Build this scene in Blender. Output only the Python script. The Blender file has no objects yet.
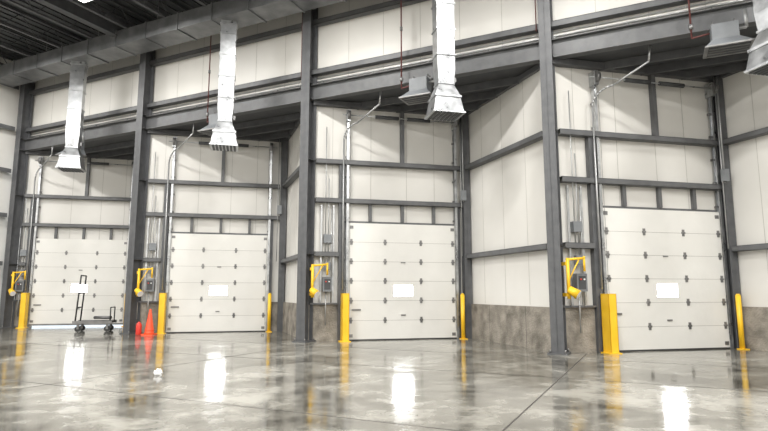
import bpy, bmesh, math, random
from mathutils import Vector, Matrix
random.seed(4)
sc=bpy.context.scene
try:
    sc.view_settings.view_transform='Standard'
    sc.view_settings.look='None'
except Exception as e: print(e)

# ---------------- layout ----------------
A_D=math.radians(-25.8); A_E=math.radians(13.5); L=6.17
d=Vector((math.cos(A_D),math.sin(A_D),0)); n=Vector((math.sin(A_D),-math.cos(A_D),0))
e1=Vector((math.cos(A_E),math.sin(A_E),0)); m=Vector((math.sin(A_E),-math.cos(A_E),0))
C0=Vector((-2.0,14.2,0)); Z=Vector((0,0,1))
BW=4.36
SB=BW*math.cos(A_E-A_D); DB=BW*math.sin(A_E-A_D)
def C(k): return C0+d*(L*k)
def V(k): return C(k)-n*0.2
def lineF(s,o,z): return C0+d*s+n*o+Z*z
def bayF(k):
    v=V(k); return lambda a,b,z: v+e1*a+m*b+Z*z
def retF(k):
    b0=V(k)+e1*BW; r=(V(k+1)-b0); ln=r.length; r.normalize()
    nn=Vector((r.y,-r.x,0))
    if nn.dot(e1)>0: nn=-nn
    return (lambda a,b,z: b0+r*a+nn*b+Z*z), ln
DH=3.05
DR={-2:(.56,3.62),-1:(.85,3.80),0:(.98,3.95),1:(1.06,4.10),2:(1.0,4.0)}
ROOF=9.6; SOF=6.35; DEPTH=20.0
S0=-2*L-0.35; S1=3*L+0.3

# ---------------- materials ----------------
def mat(name,c1,c2=None,rough=0.5,metal=0.0,scale=3.0,bump=0.0,bscale=20,detail=4,rvar=0.0,emit=None,estr=0,stretch=None):
    M=bpy.data.materials.new(name); M.use_nodes=True
    nt=M.node_tree; b=nt.nodes['Principled BSDF']
    tc=nt.nodes.new('ShaderNodeTexCoord'); src=tc.outputs['Object']
    if stretch:
        mp=nt.nodes.new('ShaderNodeMapping'); mp.inputs['Scale'].default_value=stretch
        nt.links.new(src,mp.inputs[0]); src=mp.outputs[0]
    nz=nt.nodes.new('ShaderNodeTexNoise'); nz.inputs['Scale'].default_value=scale; nz.inputs['Detail'].default_value=detail
    nt.links.new(src,nz.inputs['Vector'])
    cr=nt.nodes.new('ShaderNodeValToRGB')
    cr.color_ramp.elements[0].position=0.3; cr.color_ramp.elements[1].position=0.7
    c2=c2 or tuple(min(1,x*1.08) for x in c1)
    cr.color_ramp.elements[0].color=(*c1,1); cr.color_ramp.elements[1].color=(*c2,1)
    nt.links.new(nz.outputs['Fac'],cr.inputs[0]); nt.links.new(cr.outputs[0],b.inputs['Base Color'])
    b.inputs['Roughness'].default_value=rough; b.inputs['Metallic'].default_value=metal
    if rvar:
        mr=nt.nodes.new('ShaderNodeMapRange'); mr.inputs['From Min'].default_value=.3; mr.inputs['From Max'].default_value=.7
        mr.inputs['To Min'].default_value=rough-rvar; mr.inputs['To Max'].default_value=rough+rvar
        nt.links.new(nz.outputs['Fac'],mr.inputs[0]); nt.links.new(mr.outputs[0],b.inputs['Roughness'])
    if bump:
        n2=nt.nodes.new('ShaderNodeTexNoise'); n2.inputs['Scale'].default_value=bscale
        nt.links.new(src,n2.inputs['Vector'])
        bp=nt.nodes.new('ShaderNodeBump'); bp.inputs['Strength'].default_value=bump; bp.inputs['Distance'].default_value=0.05
        nt.links.new(n2.outputs['Fac'],bp.inputs['Height']); nt.links.new(bp.outputs[0],b.inputs['Normal'])
    if emit:
        b.inputs['Emission Color'].default_value=(*emit,1); b.inputs['Emission Strength'].default_value=estr
    return M
M_wall=mat('liner_panel',(.595,.58,.545),(.655,.64,.605),.5,scale=.7,bump=.25,bscale=1.3)
M_seam=mat('panel_seam',(.40,.39,.36),None,.6)
M_steel=mat('grey_primer_steel',(.070,.072,.076),(.10,.102,.107),.5,scale=5)
M_girt=mat('girt_steel',(.088,.09,.093),(.12,.122,.125),.5,scale=5)
M_dark=mat('dark_deck',(.045,.047,.05),(.065,.068,.07),.6)
M_deck=mat('roof_deck',(.06,.063,.065),(.09,.093,.097),.5)
M_door=mat('door_white',(.67,.66,.625),(.71,.70,.665),.38,scale=1.5,bump=.08,bscale=6)
M_dseam=mat('door_seam',(.33,.32,.30),None,.5)
M_hw=mat('zinc_hardware',(.17,.17,.17),(.28,.275,.27),.4,.6)
M_galv=mat('galvanized',(.36,.37,.38),(.60,.61,.62),.32,.85,scale=5,rvar=.06,bump=.04,bscale=3)
M_galvd=mat('galvanized_dull',(.17,.175,.18),(.26,.265,.27),.42,.6,scale=3,bump=.03,bscale=3)
M_cond=mat('conduit_grey',(.34,.35,.35),(.46,.46,.46),.4,.6)
M_yel=mat('safety_yellow',(.80,.47,.015),(.87,.54,.03),.42)
M_conc=mat('stem_concrete',(.12,.107,.088),(.33,.30,.255),.85,scale=3.2,bump=.4,bscale=25,detail=9)
M_win=mat('daylight_glass',(.9,.95,1),None,.2,emit=(.97,.985,1.0),estr=24)
M_red=mat('red_pipe',(.10,.03,.028),(.13,.04,.035),.5)
M_rbox=mat('red_plastic',(.55,.03,.02),(.62,.05,.03),.4)
M_cone=mat('cone_orange',(.75,.06,.015),(.85,.09,.02),.45)
M_black=mat('black_rubber',(.02,.02,.02),(.035,.035,.035),.5)
M_lens=mat('lamp_lens',(.9,.9,.9),None,.3,emit=(1,.98,.94),estr=6)
M_box=mat('electric_box_grey',(.15,.16,.17),(.20,.21,.22),.45)
M_paper=mat('white_plastic',(.75,.75,.75),(.85,.85,.85),.5)
M_joint=mat('floor_joint',(.045,.04,.035),None,.6)

def floor_mat():
    M=bpy.data.materials.new('polished_concrete'); M.use_nodes=True
    nt=M.node_tree; b=nt.nodes['Principled BSDF']; N=nt.nodes.new; K=nt.links.new
    tc=N('ShaderNodeTexCoord')
    a=N('ShaderNodeTexNoise'); a.inputs['Scale'].default_value=.45; a.inputs['Detail'].default_value=9; a.inputs['Roughness'].default_value=.62; a.inputs['Distortion'].default_value=.9
    c=N('ShaderNodeTexNoise'); c.inputs['Scale'].default_value=2.6; c.inputs['Detail'].default_value=10; c.inputs['Roughness'].default_value=.7
    K(tc.outputs['Object'],a.inputs['Vector']); K(tc.outputs['Object'],c.inputs['Vector'])
    mx=N('ShaderNodeMix'); mx.inputs[0].default_value=.45
    K(a.outputs['Fac'],mx.inputs[2]); K(c.outputs['Fac'],mx.inputs[3])
    cr=N('ShaderNodeValToRGB'); e=cr.color_ramp.elements
    e[0].position=.40; e[0].color=(.06,.055,.044,1); e[1].position=.60; e[1].color=(.32,.31,.275,1)
    x=cr.color_ramp.elements.new(.5); x.color=(.16,.152,.13,1)
    K(mx.outputs[0],cr.inputs[0]); K(cr.outputs[0],b.inputs['Base Color'])
    mr=N('ShaderNodeMapRange'); mr.inputs[1].default_value=.38; mr.inputs[2].default_value=.62; mr.inputs[3].default_value=.05; mr.inputs[4].default_value=.20
    K(mx.outputs[0],mr.inputs[0]); K(mr.outputs[0],b.inputs['Roughness'])
    bp=N('ShaderNodeBump'); bp.inputs['Strength'].default_value=.05; bp.inputs['Distance'].default_value=.02
    K(c.outputs['Fac'],bp.inputs['Height']); K(bp.outputs[0],b.inputs['Normal'])
    b.inputs['IOR'].default_value=1.55
    return M
M_floor=floor_mat()

# ---------------- mesh builder ----------------
class MB:
    def __init__(s,name,origin=(0,0,0)):
        s.name=name; s.o=Vector(origin); s.bm=bmesh.new(); s.mats=[]
    def mi(s,M):
        if M not in s.mats: s.mats.append(M)
        return s.mats.index(M)
    def hexa(s,p,M):
        vs=[s.bm.verts.new(q) for q in p]; i=s.mi(M)
        for f in ((0,1,2,3),(7,6,5,4),(0,4,5,1),(1,5,6,2),(2,6,7,3),(3,7,4,0)):
            s.bm.faces.new([vs[j] for j in f]).material_index=i
    def box(s,F,x,y,z,M):
        s.hexa([F(x[0],y[0],z[0]),F(x[1],y[0],z[0]),F(x[1],y[1],z[0]),F(x[0],y[1],z[0]),
                F(x[0],y[0],z[1]),F(x[1],y[0],z[1]),F(x[1],y[1],z[1]),F(x[0],y[1],z[1])],M)
    def frus(s,F,r0,z0,r1,z1,M):
        q=lambda r,z:[F(r[0],r[2],z),F(r[1],r[2],z),F(r[1],r[3],z),F(r[0],r[3],z)]
        s.hexa(q(r0,z0)+q(r1,z1),M)
    def cyl(s,p0,p1,r,M,k=12,r2=None):
        p0=Vector(p0);p1=Vector(p1); ax=(p1-p0).normalized()
        u=ax.orthogonal().normalized(); w=ax.cross(u); r2=r if r2 is None else r2; i=s.mi(M)
        a=[];b=[]
        for j in range(k):
            t=2*math.pi*j/k; v=u*math.cos(t)+w*math.sin(t)
            a.append(s.bm.verts.new(p0+v*r)); b.append(s.bm.verts.new(p1+v*r2))
        for j in range(k):
            f=s.bm.faces.new([a[j],a[(j+1)%k],b[(j+1)%k],b[j]]); f.material_index=i; f.smooth=True
        s.bm.faces.new(a).material_index=i; s.bm.faces.new(b).material_index=i
    def tube(s,pts,r,M,k=10):
        for a,b in zip(pts[:-1],pts[1:]):
            s.cyl(a,b,r,M,k)
    def lathe(s,c,prof,M,k=20):
        c=Vector(c); i=s.mi(M); rings=[]
        for r,z in prof:
            rings.append([s.bm.verts.new(c+Vector((r*math.cos(2*math.pi*j/k),r*math.sin(2*math.pi*j/k),z))) for j in range(k)])
        for a,b in zip(rings[:-1],rings[1:]):
            for j in range(k):
                f=s.bm.faces.new([a[j],a[(j+1)%k],b[(j+1)%k],b[j]]); f.material_index=i; f.smooth=True
        s.bm.faces.new(rings[0]).material_index=i; s.bm.faces.new(rings[-1]).material_index=i
    def ibeam(s,p0,p1,up,side,dep,wid,M,tf=.02,tw=.014):
        p0=Vector(p0);p1=Vector(p1);ax=p1-p0
        F=lambda x,y,z:p0+ax*x+side*y+up*z
        s.box(F,(0,1),(-wid/2,wid/2),(-dep/2,-dep/2+tf),M)
        s.box(F,(0,1),(-wid/2,wid/2),(dep/2-tf,dep/2),M)
        s.box(F,(0,1),(-tw/2,tw/2),(-dep/2,dep/2),M)
    def cchan(s,F,x,y,z,M,t=.012):
        s.box(F,x,(y[0],y[1]),(z[1]-t,z[1]),M)
        s.box(F,x,(y[0],y[1]),(z[0],z[0]+t),M)
        s.box(F,x,(y[1]-t,y[1]),z,M)
    def done(s,parent=None):
        bmesh.ops.recalc_face_normals(s.bm,faces=s.bm.faces)
        for v in s.bm.verts: v.co-=s.o
        me=bpy.data.meshes.new(s.name); s.bm.to_mesh(me); s.bm.free()
        for M in s.mats: me.materials.append(M)
        ob=bpy.data.objects.new(s.name,me); sc.collection.objects.link(ob)
        ob.location=s.o
        if parent:
            ob.parent=parent; ob.location=s.o-parent.location
        return ob
def empty(name,loc):
    e=bpy.data.objects.new(name,None); e.location=loc; sc.collection.objects.link(e); return e

# ---------------- floor ----------------
f=MB('floor')
f.box(lineF,(S0-3,S1+2),(-7,DEPTH+.3),(-.3,0),M_floor)
for k in range(-2,4):
    for s in (k*L+.5,):
        f.box(lineF,(s-.010,s+.010),(-.1,DEPTH),(0,.0012),M_joint)
for o in (.75,3.3,6.9,11.4):
    f.box(lineF,(S0+.1,S1-.1),(o-.009,o+.009),(0,.0012),M_joint)
f.done()

# ---------------- ceiling ----------------
c=MB('ceiling')
c.box(lineF,(S0-.3,S1+.3),(-.6,DEPTH+.3),(ROOF+.04,ROOF+.15),M_deck)
x=S0
while x<S1:
    c.box(lineF,(x,x+.10),(-.2,DEPTH),(ROOF,ROOF+.05),M_deck); x+=.3
c.done()
j=MB('ceiling_joists',lineF(0,5,ROOF))
x=S0+.9
while x<S1-.5:
    for z0 in (ROOF-.06,ROOF-.62):
        j.box(lineF,(x-.05,x+.05),(0,DEPTH-.2),(z0,z0+.05),M_steel)
    o=0.0; up=False
    while o<9:
        a=lineF(x,o,ROOF-.6 if not up else ROOF-.04); b=lineF(x,o+.5,ROOF-.04 if not up else ROOF-.6)
        j.cyl(a,b,.014,M_steel,5); o+=.5; up=not up
    x+=1.53
for k in range(-1,3):
    j.ibeam(lineF(k*L,.1,ROOF-.45),lineF(k*L,DEPTH-.1,ROOF-.45),Z,d,.6,.22,M_steel)
j.ibeam(lineF(S0+.1,6,ROOF-.8),lineF(S1-.1,6,ROOF-.8),Z,n,.7,.25,M_steel)
j.done()

# ---------------- walls ----------------
w=MB('wall_back')
for k in range(-2,3):
    F=bayF(k); T=-.12; DA0,DA1=DR[k]
    w.box(F,(0,DA0),(T,0),(.9,SOF),M_wall)
    w.box(F,(DA1,BW),(T,0),(.9,SOF),M_wall)
    w.box(F,(DA0,DA1),(T,0),(DH+.02,SOF),M_wall)
    for a in (.55,1.6,2.6,3.4):
        z0=.95 if a<DA0 else DH+.05
        w.box(F,(a-.006,a+.006),(0,.004),(z0,SOF),M_seam)
    R,ln=retF(k)
    w.box(R,(0,ln),(T,0),(.9,SOF),M_wall)
    for a in (.9,1.9,2.9,3.7):
        w.box(R,(a-.006,a+.006),(0,.004),(.95,SOF),M_seam)
w.box(lineF,(S0,S1),(-.36,-.24),(SOF+.1,ROOF),M_wall)
s=S0+.5
while s<S1:
    w.box(lineF,(s-.006,s+.006),(-.24,-.236),(SOF+.2,ROOF),M_seam); s+=1.02
w.done()

st=MB('concrete_stem_wall')
for k in range(-2,3):
    F=bayF(k); DA0,DA1=DR[k]
    st.box(F,(-.02,DA0),(-.2,.05),(0,.92),M_conc)
    st.box(F,(DA1,BW),(-.2,.05),(0,.92),M_conc)
    R,ln=retF(k)
    st.box(R,(0,ln),(-.2,.06),(0,.92),M_conc)
    a=1.2
    while a<ln:
        st.box(R,(a-.005,a+.005),(.06,.063),(0,.92),M_joint); a+=1.6
st.done()

for nm,s,sg in (('wall_left',S0,1),('wall_right',S1,-1)):
    q=MB(nm)
    q.box(lineF,(s-.12*sg,s) if sg>0 else (s,s+.12),(-.3,DEPTH),(0,ROOF),M_wall)
    for z in (2.2,3.9,5.5,7.05,8.6):
        q.box(lineF,(s,s+.18*sg),(.2,DEPTH),(z,z+.012),M_girt); q.box(lineF,(s+.17*sg,s+.18*sg),(.2,DEPTH),(z-.05,z+.1),M_girt)
    q.done()
q=MB('wall_front'); q.box(lineF,(S0,S1),(DEPTH,DEPTH+.12),(0,ROOF),M_wall); q.done()

# girts
g=MB('wall_girts')
for k in range(-2,3):
    F=bayF(k); DA0,DA1=DR[k]
    for z in (3.62,4.66):
        g.cchan(F,(.1,BW-.05),(.0,.18),(z-.06,z+.06),M_girt)
    g.cchan(F,(.1,DA0-.25),(.0,.18),(2.15,2.27),M_girt)
    g.box(F,(.0,BW),(.0,.16),(SOF-.16,SOF-.02),M_steel)
    g.box(F,(.02,DA0-.1),(0,.12),(.92,.96),M_girt)
    for t in (.2,.5,.8):
        a=DA0+(DA1-DA0)*t
        g.box(F,(a-.04,a+.04),(0,.09),(DH+.05,3.56),M_girt)
    a=DA0+.5*(DA1-DA0)
    g.box(F,(a-.05,a+.05),(0,.12),(4.72,SOF-.1),M_girt)
    g.box(F,(DA0-.26,DA0-.10),(0,.14),(0,4.6),M_steel)
    g.box(F,(DA1+.06,DA1+.16),(0,.1),(0,3.6),M_steel)
    g.box(F,(DA0-.1,DA1+.1),(-.1,.05),(DH+.0,DH+.05),M_girt)
    g.ibeam(F(BW-.1,.16,0),F(BW-.1,.16,SOF),m,e1,.2,.2,M_steel)
    R,ln=retF(k)
    for z in (2.2,4.66):
        g.cchan(R,(.2,ln-.1),(0,.18),(z-.06,z+.06),M_girt)
    g.box(R,(0,ln),(0,.1),(SOF-.14,SOF-.02),M_steel)
for z in (7.08,8.5):
    g.cchan(lineF,(S0,S1),(-.24,-.06),(z-.07,z+.07),M_girt)
g.done()

hb=MB('header_beam')
hb.ibeam(lineF(S0+.05,-.1,6.5),lineF(S1-.05,-.1,6.5),Z,n,.42,.2,M_girt)
hb.box(lineF,(S0,S1),(-.24,-.16),(6.3,6.75),M_girt)
hb.done()

so=MB('ceiling_canopy')
for k in range(-2,3):
    b0=V(k)+e1*BW
    pts=[V(k),b0,V(k+1)]
    i=so.mi(M_dark)
    lo=[so.bm.verts.new(q+Z*(SOF+.0)) for q in pts]; hi=[so.bm.verts.new(q+Z*(SOF+.12)) for q in pts]
    so.bm.faces.new(lo).material_index=i; so.bm.faces.new(hi).material_index=i
    for a in range(3):
        so.bm.faces.new([lo[a],lo[(a+1)%3],hi[(a+1)%3],hi[a]]).material_index=i
    for o in (.7,1.4,2.1):
        t=o/DB
        sa=k*L+SB*t; sb=(k+1)*L-(L-SB)*t
        so.box(lineF,(sa+.1,sb-.1),(-.2-o-.06,-.2-o+.0),(SOF-.18,SOF+.01),M_steel)
so.done()

# ---------------- columns ----------------
for k in range(-2,4):
    o=C(k)
    q=MB('steel_column',o)
    q.ibeam(o,o+Z*ROOF,n,d,.36,.26,M_steel,tf=.02,tw=.014)
    F=lambda a,b,z:o+d*a+n*b+Z*z
    q.box(F,(-.2,.2),(-.24,.24),(0,.03),M_steel)
    for a in (-.15,.15):
        for b in (-.2,.2): q.cyl(F(a,b,.03),F(a,b,.09),.016,M_hw,6)
    for z in (2.2,4.66,6.3,6.72,8.9):
        q.box(F,(-.125,.125),(-.165,.165),(z,z+.015),M_steel)
    q.done()

# ---------------- doors ----------------
def door(k,idx,lift=0.0):
    DA0,DA1=DR[k]
    F=bayF(k); org=F((DA0+DA1)/2,.08,0)
    E=empty('door_%d'%idx,org)
    p=MB('door_panels',org); ph=DH/6; W=DA1-DA0
    for i in range(6):
        z0=i*ph+lift; z1=z0+ph-.008
        if i==2:
            wx=(DA0+DA1)/2; hw=.26; hh=.14; zc=z0+ph/2
            p.box(F,(DA0,wx-hw),(.06,.11),(z0,z1),M_door); p.box(F,(wx+hw,DA1),(.06,.11),(z0,z1),M_door)
            p.box(F,(wx-hw,wx+hw),(.06,.11),(z0,zc-hh),M_door); p.box(F,(wx-hw,wx+hw),(.06,.11),(zc+hh,z1),M_door)
            for t in ((wx-hw-.015,wx-hw,zc-hh-.015,zc+hh+.015),(wx+hw,wx+hw+.015,zc-hh-.015,zc+hh+.015),(wx-hw,wx+hw,zc-hh-.015,zc-hh),(wx-hw,wx+hw,zc+hh,zc+hh+.015)):
                p.box(F,t[:2],(.11,.114),t[2:],M_paper)
        else:
            p.box(F,(DA0,DA1),(.06,.11),(z0,z1),M_door)
        if i: p.box(F,(DA0,DA1),(.062,.106),(z0-.009,z0+.001),M_dseam)
    p.box(F,(DA0,DA1),(.05,.115),(lift-.03 if lift>.03 else 0,lift+.03),M_black if lift<.01 else M_hw)
    p.done(E)
    gl=MB('door_window',org); wx=(DA0+DA1)/2; zc=2.5*ph+lift
    gl.box(F,(wx-.26,wx+.26),(.095,.109),(zc-.14,zc+.14),M_win); gl.done(E)
    h=MB('door_hardware',org)
    for i in range(1,6):
        z=i*ph+lift
        for a in (DA0+.08,DA0+W/3,DA0+2*W/3,DA1-.08):
            h.box(F,(a-.03,a+.03),(.11,.122),(z-.075,z+.075),M_hw)
            h.box(F,(a-.045,a+.045),(.11,.128),(z-.02,z+.02),M_hw)
            h.cyl(F(a-.04,.128,z),F(a+.04,.128,z),.010,M_hw,6)
    for a in (DA0+.08,DA1-.08):
        for z in (.12,DH-.12): h.box(F,(a-.05,a+.05),(.11,.12),(z-.04+lift,z+.04+lift),M_hw)
    for z in (.62,2.0):
        h.box(F,(DA0+W/2-.06,DA0+W/2+.06),(.11,.13),(z,z+.03),M_hw)
    h.box(F,(DA0+.1,DA0+.34),(.11,.13),(.76,.8),M_hw)
    h.done(E)
    t=MB('door_tracks',org)
    for a,sg in ((DA0-.03,-1),(DA1+.03,1)):
        t.box(F,(a-.035,a+.035),(.05,.062),(0,5.85),M_galv)
        t.box(F,(a+.025*sg,a+.037*sg) if sg>0 else (a-.037,a-.025),(.062,.15),(0,5.85),M_galv)
        t.box(F,(a-.03,a+.03),(.138,.15),(.3,5.85),M_galv)
        z=.4
        while z<5.8:
            t.box(F,(a-.06,a+.06),(.02,.075),(z,z+.05),M_hw); z+=.55
        t.cyl(F(a-.04,.2,5.95),F(a+.04,.2,5.95),.13,M_hw,16)
        t.box(F,(a-.05,a+.05),(.0,.22),(5.78,6.1),M_galv)
        t.cyl(F(a-.06*sg,.16,.2),F(a-.06*sg,.16,5.9),.004,M_hw,5)
    t.cyl(F(DA0-.2,.2,5.95),F(DA1+.2,.2,5.95),.016,M_galv,8)
    for a0 in (DA0+.7,DA0+1.6):
        t.cyl(F(a0,.2,5.95),F(a0+.65,.2,5.95),.05,M_dark,12)
    t.done(E)
    q=MB('dock_door_guard',F(DA0-.12,.3,0))
    q.box(F,(DA0-.2,DA0-.02),(.19,.205),(0,1.2),M_yel)
    q.box(F,(DA0-.2,DA0-.185),(.19,.46),(0,1.2),M_yel); q.box(F,(DA0-.035,DA0-.02),(.19,.46),(0,1.2),M_yel)
    q.box(F,(DA0-.2,DA0-.02),(.445,.46),(0,1.2),M_yel); q.box(F,(DA0-.2,DA0-.02),(.19,.46),(1.19,1.205),M_yel)
    q.box(F,(DA0-.26,DA0+.02),(.19,.5),(0,.02),M_yel)
    q.done()
    q=MB('dock_door_guard',F(DA1+.1,.22,0))
    q.cyl(F(DA1+.10,.33,0),F(DA1+.10,.33,1.16),.055,M_yel,16); q.cyl(F(DA1+.10,.33,1.16),F(DA1+.10,.33,1.2),.055,M_yel,16,.03)
    q.box(F,(DA1+.01,DA1+.19),(.27,.43),(0,.02),M_yel)
    q.done()
    q=MB('door_control_panel',F(.6,.1,1.4))
    o_=max(-.22,min(0,DA0-.95))
    G=lambda a,b,z:F(a+o_,b,z)
    q.box(G,(.25,.29),(.05,.09),(.95,3.5),M_galv); q.box(G,(.57,.61),(.05,.09),(.95,3.5),M_galv)
    q.box(G,(.31,.55),(.08,.22),(1.25,1.62),M_box); q.box(G,(.35,.51),(.22,.23),(1.3,1.57),M_dark)
    q.cyl(G(.39,.23,1.5),G(.39,.25,1.5),.018,M_rbox,8); q.cyl(G(.47,.23,1.5),G(.47,.25,1.5),.018,M_paper,8)
    q.box(G,(.35,.51),(.08,.18),(1.8,2.0),M_box); q.box(G,(.33,.53),(.0,.16),(2.5,2.72),M_box)
    for a,b,zt in ((.37,.13,5.6),(.45,.13,4.2),(.53,.12,3.4)):
        q.cyl(G(a,b,2.0 if a<.5 else .95),G(a,b,zt),.013,M_cond,8)
    q.cyl(G(.40,.13,.4),G(.40,.13,1.25),.016,M_cond,8)
    q.done(E)
    q=MB('conduit_run',F(.8,.2,4))
    a0=DA0-.16
    pts=[F(a0,.2,1.3),F(a0,.2,5.25)]
    for t_ in range(1,9):
        an=math.pi/2*t_/8
        pts.append(F(a0+.3*(1-math.cos(an)),.2+.35*(1-math.cos(an)),5.25+.4*math.sin(an)))
    pts.append(F(a0+.76,1.1,6.0)); pts.append(F(a0+.79,1.14,6.33))
    q.tube(pts,.022,M_cond)
    q.cyl(F(BW-.22,.3,3.7),F(BW-.22,.3,6.2),.018,M_cond,8); q.cyl(F(BW-.28,.3,2.2),F(BW-.28,.3,6.2),.012,M_cond,8)
    q.box(F,(BW-.3,BW-.16),(.28,.38),(3.72,4.0),M_box)
    q.done(E)
for i,k in enumerate(range(-2,3)):
    door(k,i+1,lift=.09 if k==-2 else 0.0)

# dock lights on swing arms
for k in range(-2,3):
    c0=C(k)+d*.14
    F=lambda a,b,z:c0+e1*a+m*b+Z*z
    q=MB('dock_light_arm',c0+Z*1.5)
    q.box(F,(-.01,.05),(-.10,.12),(1.15,1.22),M_yel); q.box(F,(-.01,.05),(-.10,.12),(1.78,1.85),M_yel)
    q.cyl(F(.05,.1,1.1),F(.05,.1,1.93),.036,M_yel,12)
    q.cyl(F(.05,.1,1.9),F(.42,.12,1.93),.026,M_yel,10)
    q.cyl(F(.42,.12,1.97),F(.42,.12,1.66),.024,M_yel,10)
    q.cyl(F(.05,.1,1.45),F(.30,.12,1.9),.014,M_yel,8)
    q.cyl(F(.02,.16,1.30),F(.15,.28,1.18),.07,M_yel,16,.10)
    q.cyl(F(.15,.28,1.18),F(.158,.288,1.174),.09,M_paper,16)
    q.done()

# ---------------- ducts ----------------
md=MB('main_air_duct',lineF(0,.86,8.8))
md.box(lineF,(S0+.2,S1-.2),(.5,1.22),(8.53,9.0),M_galvd)
s=S0+.3
while s<S1-.3:
    md.box(lineF,(s,s+.04),(.47,1.25),(8.5,9.03),M_galvd)
    s+=1.25
s=S0+.8
while s<S1-.3:
    for o in (.48,1.24): md.cyl(lineF(s,o,9.0),lineF(s,o,ROOF),.008,M_hw,5)
    s+=2.5
md.done()
for k in range(-2,3):
    s0=k*L+4.10-(.18 if k==1 else 0)
    o0=lineF(s0,.86,0)
    F=lambda a,b,z:o0+e1*a+m*b+Z*z
    q=MB('supply_air_duct',o0+Z*6.5)
    q.box(F,(-.20,.20),(-.16,.16),(6.05,8.53),M_galv)
    for z in (6.35,6.95,7.55,8.15,8.42):
        q.box(F,(-.222,.222),(-.182,.182),(z,z+.03),M_galv)
    q.frus(F,(-.17,.17,-.14,.14),5.72,(-.20,.20,-.16,.16),6.05,M_galv)
    q.box(F,(-.19,.19),(-.16,.16),(5.70,5.74),M_galv)
    q.frus(F,(-.28,.28,-.25,.25),5.42,(-.17,.17,-.14,.14),5.70,M_galv)
    q.box(F,(-.30,.30),(-.27,.27),(5.38,5.43),M_galv)
    q.frus(F,(-.34,.34,-.30,.30),5.04,(-.28,.28,-.25,.25),5.38,M_galv)
    q.box(F,(-.36,.36),(-.32,.32),(5.02,5.06),M_galv)
    for a in range(-3,4):
        q.box(F,(a*.09-.03,a*.09+.03),(-.28,.28),(5.005,5.02),M_dark)
    q.box(F,(.2,.26),(-.05,.05),(5.8,5.9),M_hw)
    q.done()

# ---------------- unit heaters ----------------
for k in range(-2,3):
    o0=lineF(k*L+3.28,.22,.08)
    F=lambda a,b,z:o0+d*a+n*b+Z*z
    q=MB('unit_heater',o0+Z*5.9)
    q.box(F,(-.22,.22),(-.16,.16),(5.84,6.14),M_box)
    q.frus(F,(-.36,.40,-.12,.42),5.62,(-.22,.22,-.16,.16),5.84,M_box)
    q.box(F,(-.37,.41),(-.13,.43),(5.60,5.63),M_hw)
    q.box(F,(-.31,.35),(-.07,.37),(5.59,5.60),M_dark)
    for i in range(4): q.box(F,(-.3,.34),(-.05+i*.12,-.03+i*.12),(5.58,5.595),M_hw)
    for a in (-.18,.18):
        q.tube([F(a,0,6.14),F(a,0,6.25),F(a,-.2,6.25)],.010,M_hw,6)
    q.tube([F(.22,0,6.04),F(.36,0,6.04),F(.36,0,6.4)],.03,M_cond,8)
    q.done()
    q=MB('gas_pipe',lineF(k*L+2.75,.12,7.5))
    P=lambda s,o,z: lineF(k*L+s,o,z)
    q.tube([P(2.75,.12,ROOF-.1),P(2.75,.12,6.12),P(3.05,.2,6.12)],.018,M_red,8)
    q.cyl(P(2.75,.12,6.3),P(2.75,.12,6.4),.04,M_hw,10); q.cyl(P(2.75,.12,7.6),P(2.75,.12,7.7),.035,M_hw,10)
    q.tube([P(-.19,.1,ROOF-.1),P(-.19,.1,6.9)],.012,M_red,8)
    q.done()

q=MB('sprinkler_pipe',lineF(3,-.2,6.85))
q.cyl(lineF(S0+.3,-.209,6.85),lineF(S1-.3,-.209,6.85),.024,M_cond,8)
q.cyl(lineF(S0+.3,-.212,6.94),lineF(S1-.3,-.212,6.94),.016,M_cond,8)
s=S0+1
while s<S1:
    q.box(lineF,(s,s+.03),(-.235,-.182),(6.79,6.82),M_hw); s+=1.5
q.done()

# high bay lights (real lamps)
for s in (-10,-4.5,1,6.5,12,16.5):
    for o in (3.2,8.2,13.2,17.5):
        c0=lineF(s,o,8.75)
        q=MB('high_bay_light',c0)
        F=lambda a,b,z:c0+d*a+n*b+Z*z
        q.box(F,(-.6,.6),(-.2,.2),(.03,.10),M_paper)
        q.box(F,(-.57,.57),(-.17,.17),(.015,.03),M_lens)
        for a in (-.5,.5): q.cyl(F(a,0,.1),F(a,0,ROOF-8.75),.006,M_hw,5)
        ob=q.done()
        la=bpy.data.lights.new('lamp','AREA'); la.shape='RECTANGLE'; la.size=1.2; la.size_y=.4; la.energy=325; la.color=(1,.985,.955)
        lo=bpy.data.objects.new('lamp',la); sc.collection.objects.link(lo)
        lo.parent=ob; lo.location=(0,0,-.01); lo.rotation_euler=(0,0,A_D)

# ---------------- small objects ----------------
def cone(c,h=.74):
    q=MB('traffic_cone',c); c=Vector(c)
    F=lambda a,b,z:c+Vector((a,b,z))
    q.box(F,(-.17,.17),(-.17,.17),(0,.035),M_cone)
    q.lathe(c,[(.145,.035),(.135,.06),(.03,h-.02),(.022,h),(.012,h)],M_cone,20)
    q.lathe(c,[(.127,.105),(.127,.13),(.13,.16)],M_cone,20)
    q.done()
cone((-6.83,16.45,0)); 
c0=Vector((-7.13,16.42,0)); q=MB('fire_extinguisher',c0)
q.lathe(c0,[(.075,0),(.08,.02),(.08,.28),(.06,.33),(.028,.36),(.022,.38)],M_rbox,18)
q.cyl(c0+Z*.38,c0+Z*.42,.028,M_black,10)
q.box(lambda a,b,z:c0+Vector((a,b,z)),(-.10,.02),(-.015,.015),(.42,.44),M_black)
q.box(lambda a,b,z:c0+Vector((a,b,z)),(-.09,.02),(-.015,.015),(.39,.405),M_black)
q.tube([c0+Vector((-.03,0,.40)),c0+Vector((-.09,0,.35)),c0+Vector((-.105,0,.2)),c0+Vector((-.10,0,.1))],.011,M_black,8)
q.done()

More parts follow.
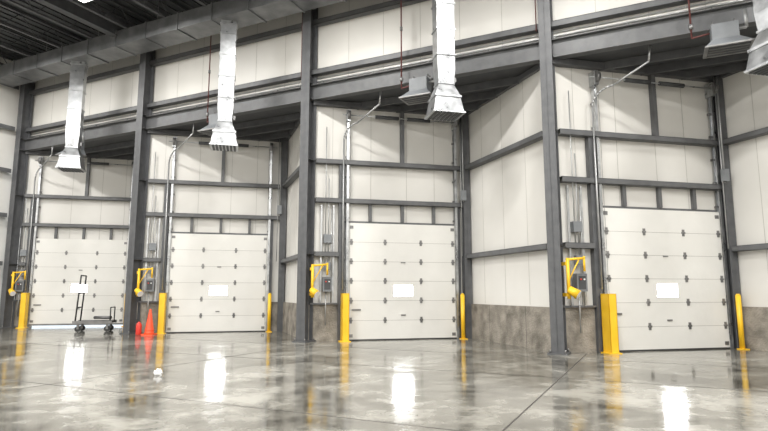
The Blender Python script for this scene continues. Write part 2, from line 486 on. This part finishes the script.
cc=Vector((-9.2,17.95,0)); F=lambda a,b,z:cc+e1*a+m*b+Z*z
q=MB('platform_cart',cc)
q.box(F,(-.55,.55),(-.32,.32),(.27,.32),M_black)
q.box(F,(-.57,.57),(.30,.33),(.25,.34),M_hw); q.box(F,(-.57,.57),(-.33,-.30),(.25,.34),M_hw)
for a in (-.42,.42):
    for b in (-.24,.24):
        q.cyl(F(a,b-.025,.09),F(a,b+.025,.09),.09,M_black,16)
        q.box(F,(a-.03,a+.03),(b-.045,b-.03),(.08,.27),M_hw); q.box(F,(a-.03,a+.03),(b+.03,b+.045),(.08,.27),M_hw)
for b in (-.28,.28):
    q.cyl(F(-.5,b,.3),F(-.42,b,1.75),.024,M_black,10)
    q.cyl(F(.5,b,.3),F(.5,b,.75),.02,M_black,10)
for z,a in ((1.75,-.42),(1.2,-.45),(.75,-.475)): q.cyl(F(a,-.28,z),F(a,.28,z),.02,M_black,10)
q.cyl(F(.5,-.28,.75),F(.5,.28,.75),.018,M_black,10)
q.cyl(F(-.1,-.3,.42),F(.45,-.1,.42),.05,M_hw,10)
q.done()

bm=bmesh.new(); bmesh.ops.create_icosphere(bm,subdivisions=3,radius=.06)
for v in bm.verts:
    r=random.uniform(.75,1.2); v.co=Vector((v.co.x*r,v.co.y*r*.7,max(-.035,v.co.z*r*1.0)))
zm=min(v.co.z for v in bm.verts)
for v in bm.verts: v.co.z-=zm
me=bpy.data.meshes.new('crumpled_paper'); bm.to_mesh(me); bm.free(); me.materials.append(M_paper)
ob=bpy.data.objects.new('crumpled_paper',me); ob.location=(-3.40,8.6,0); sc.collection.objects.link(ob)

# ---------------- world, camera ----------------
W=bpy.data.worlds.new('World'); sc.world=W; W.use_nodes=True
bg=W.node_tree.nodes['Background']; bg.inputs[0].default_value=(.80,.90,1,1); bg.inputs[1].default_value=1.8
cam=bpy.data.cameras.new('Camera'); cam.lens=26.0; cam.sensor_width=36; cam.clip_end=200
co=bpy.data.objects.new('Camera',cam); sc.collection.objects.link(co)
co.location=(0,0,1.25); co.rotation_euler=(math.radians(90+7.8),0,0)
sc.camera=co
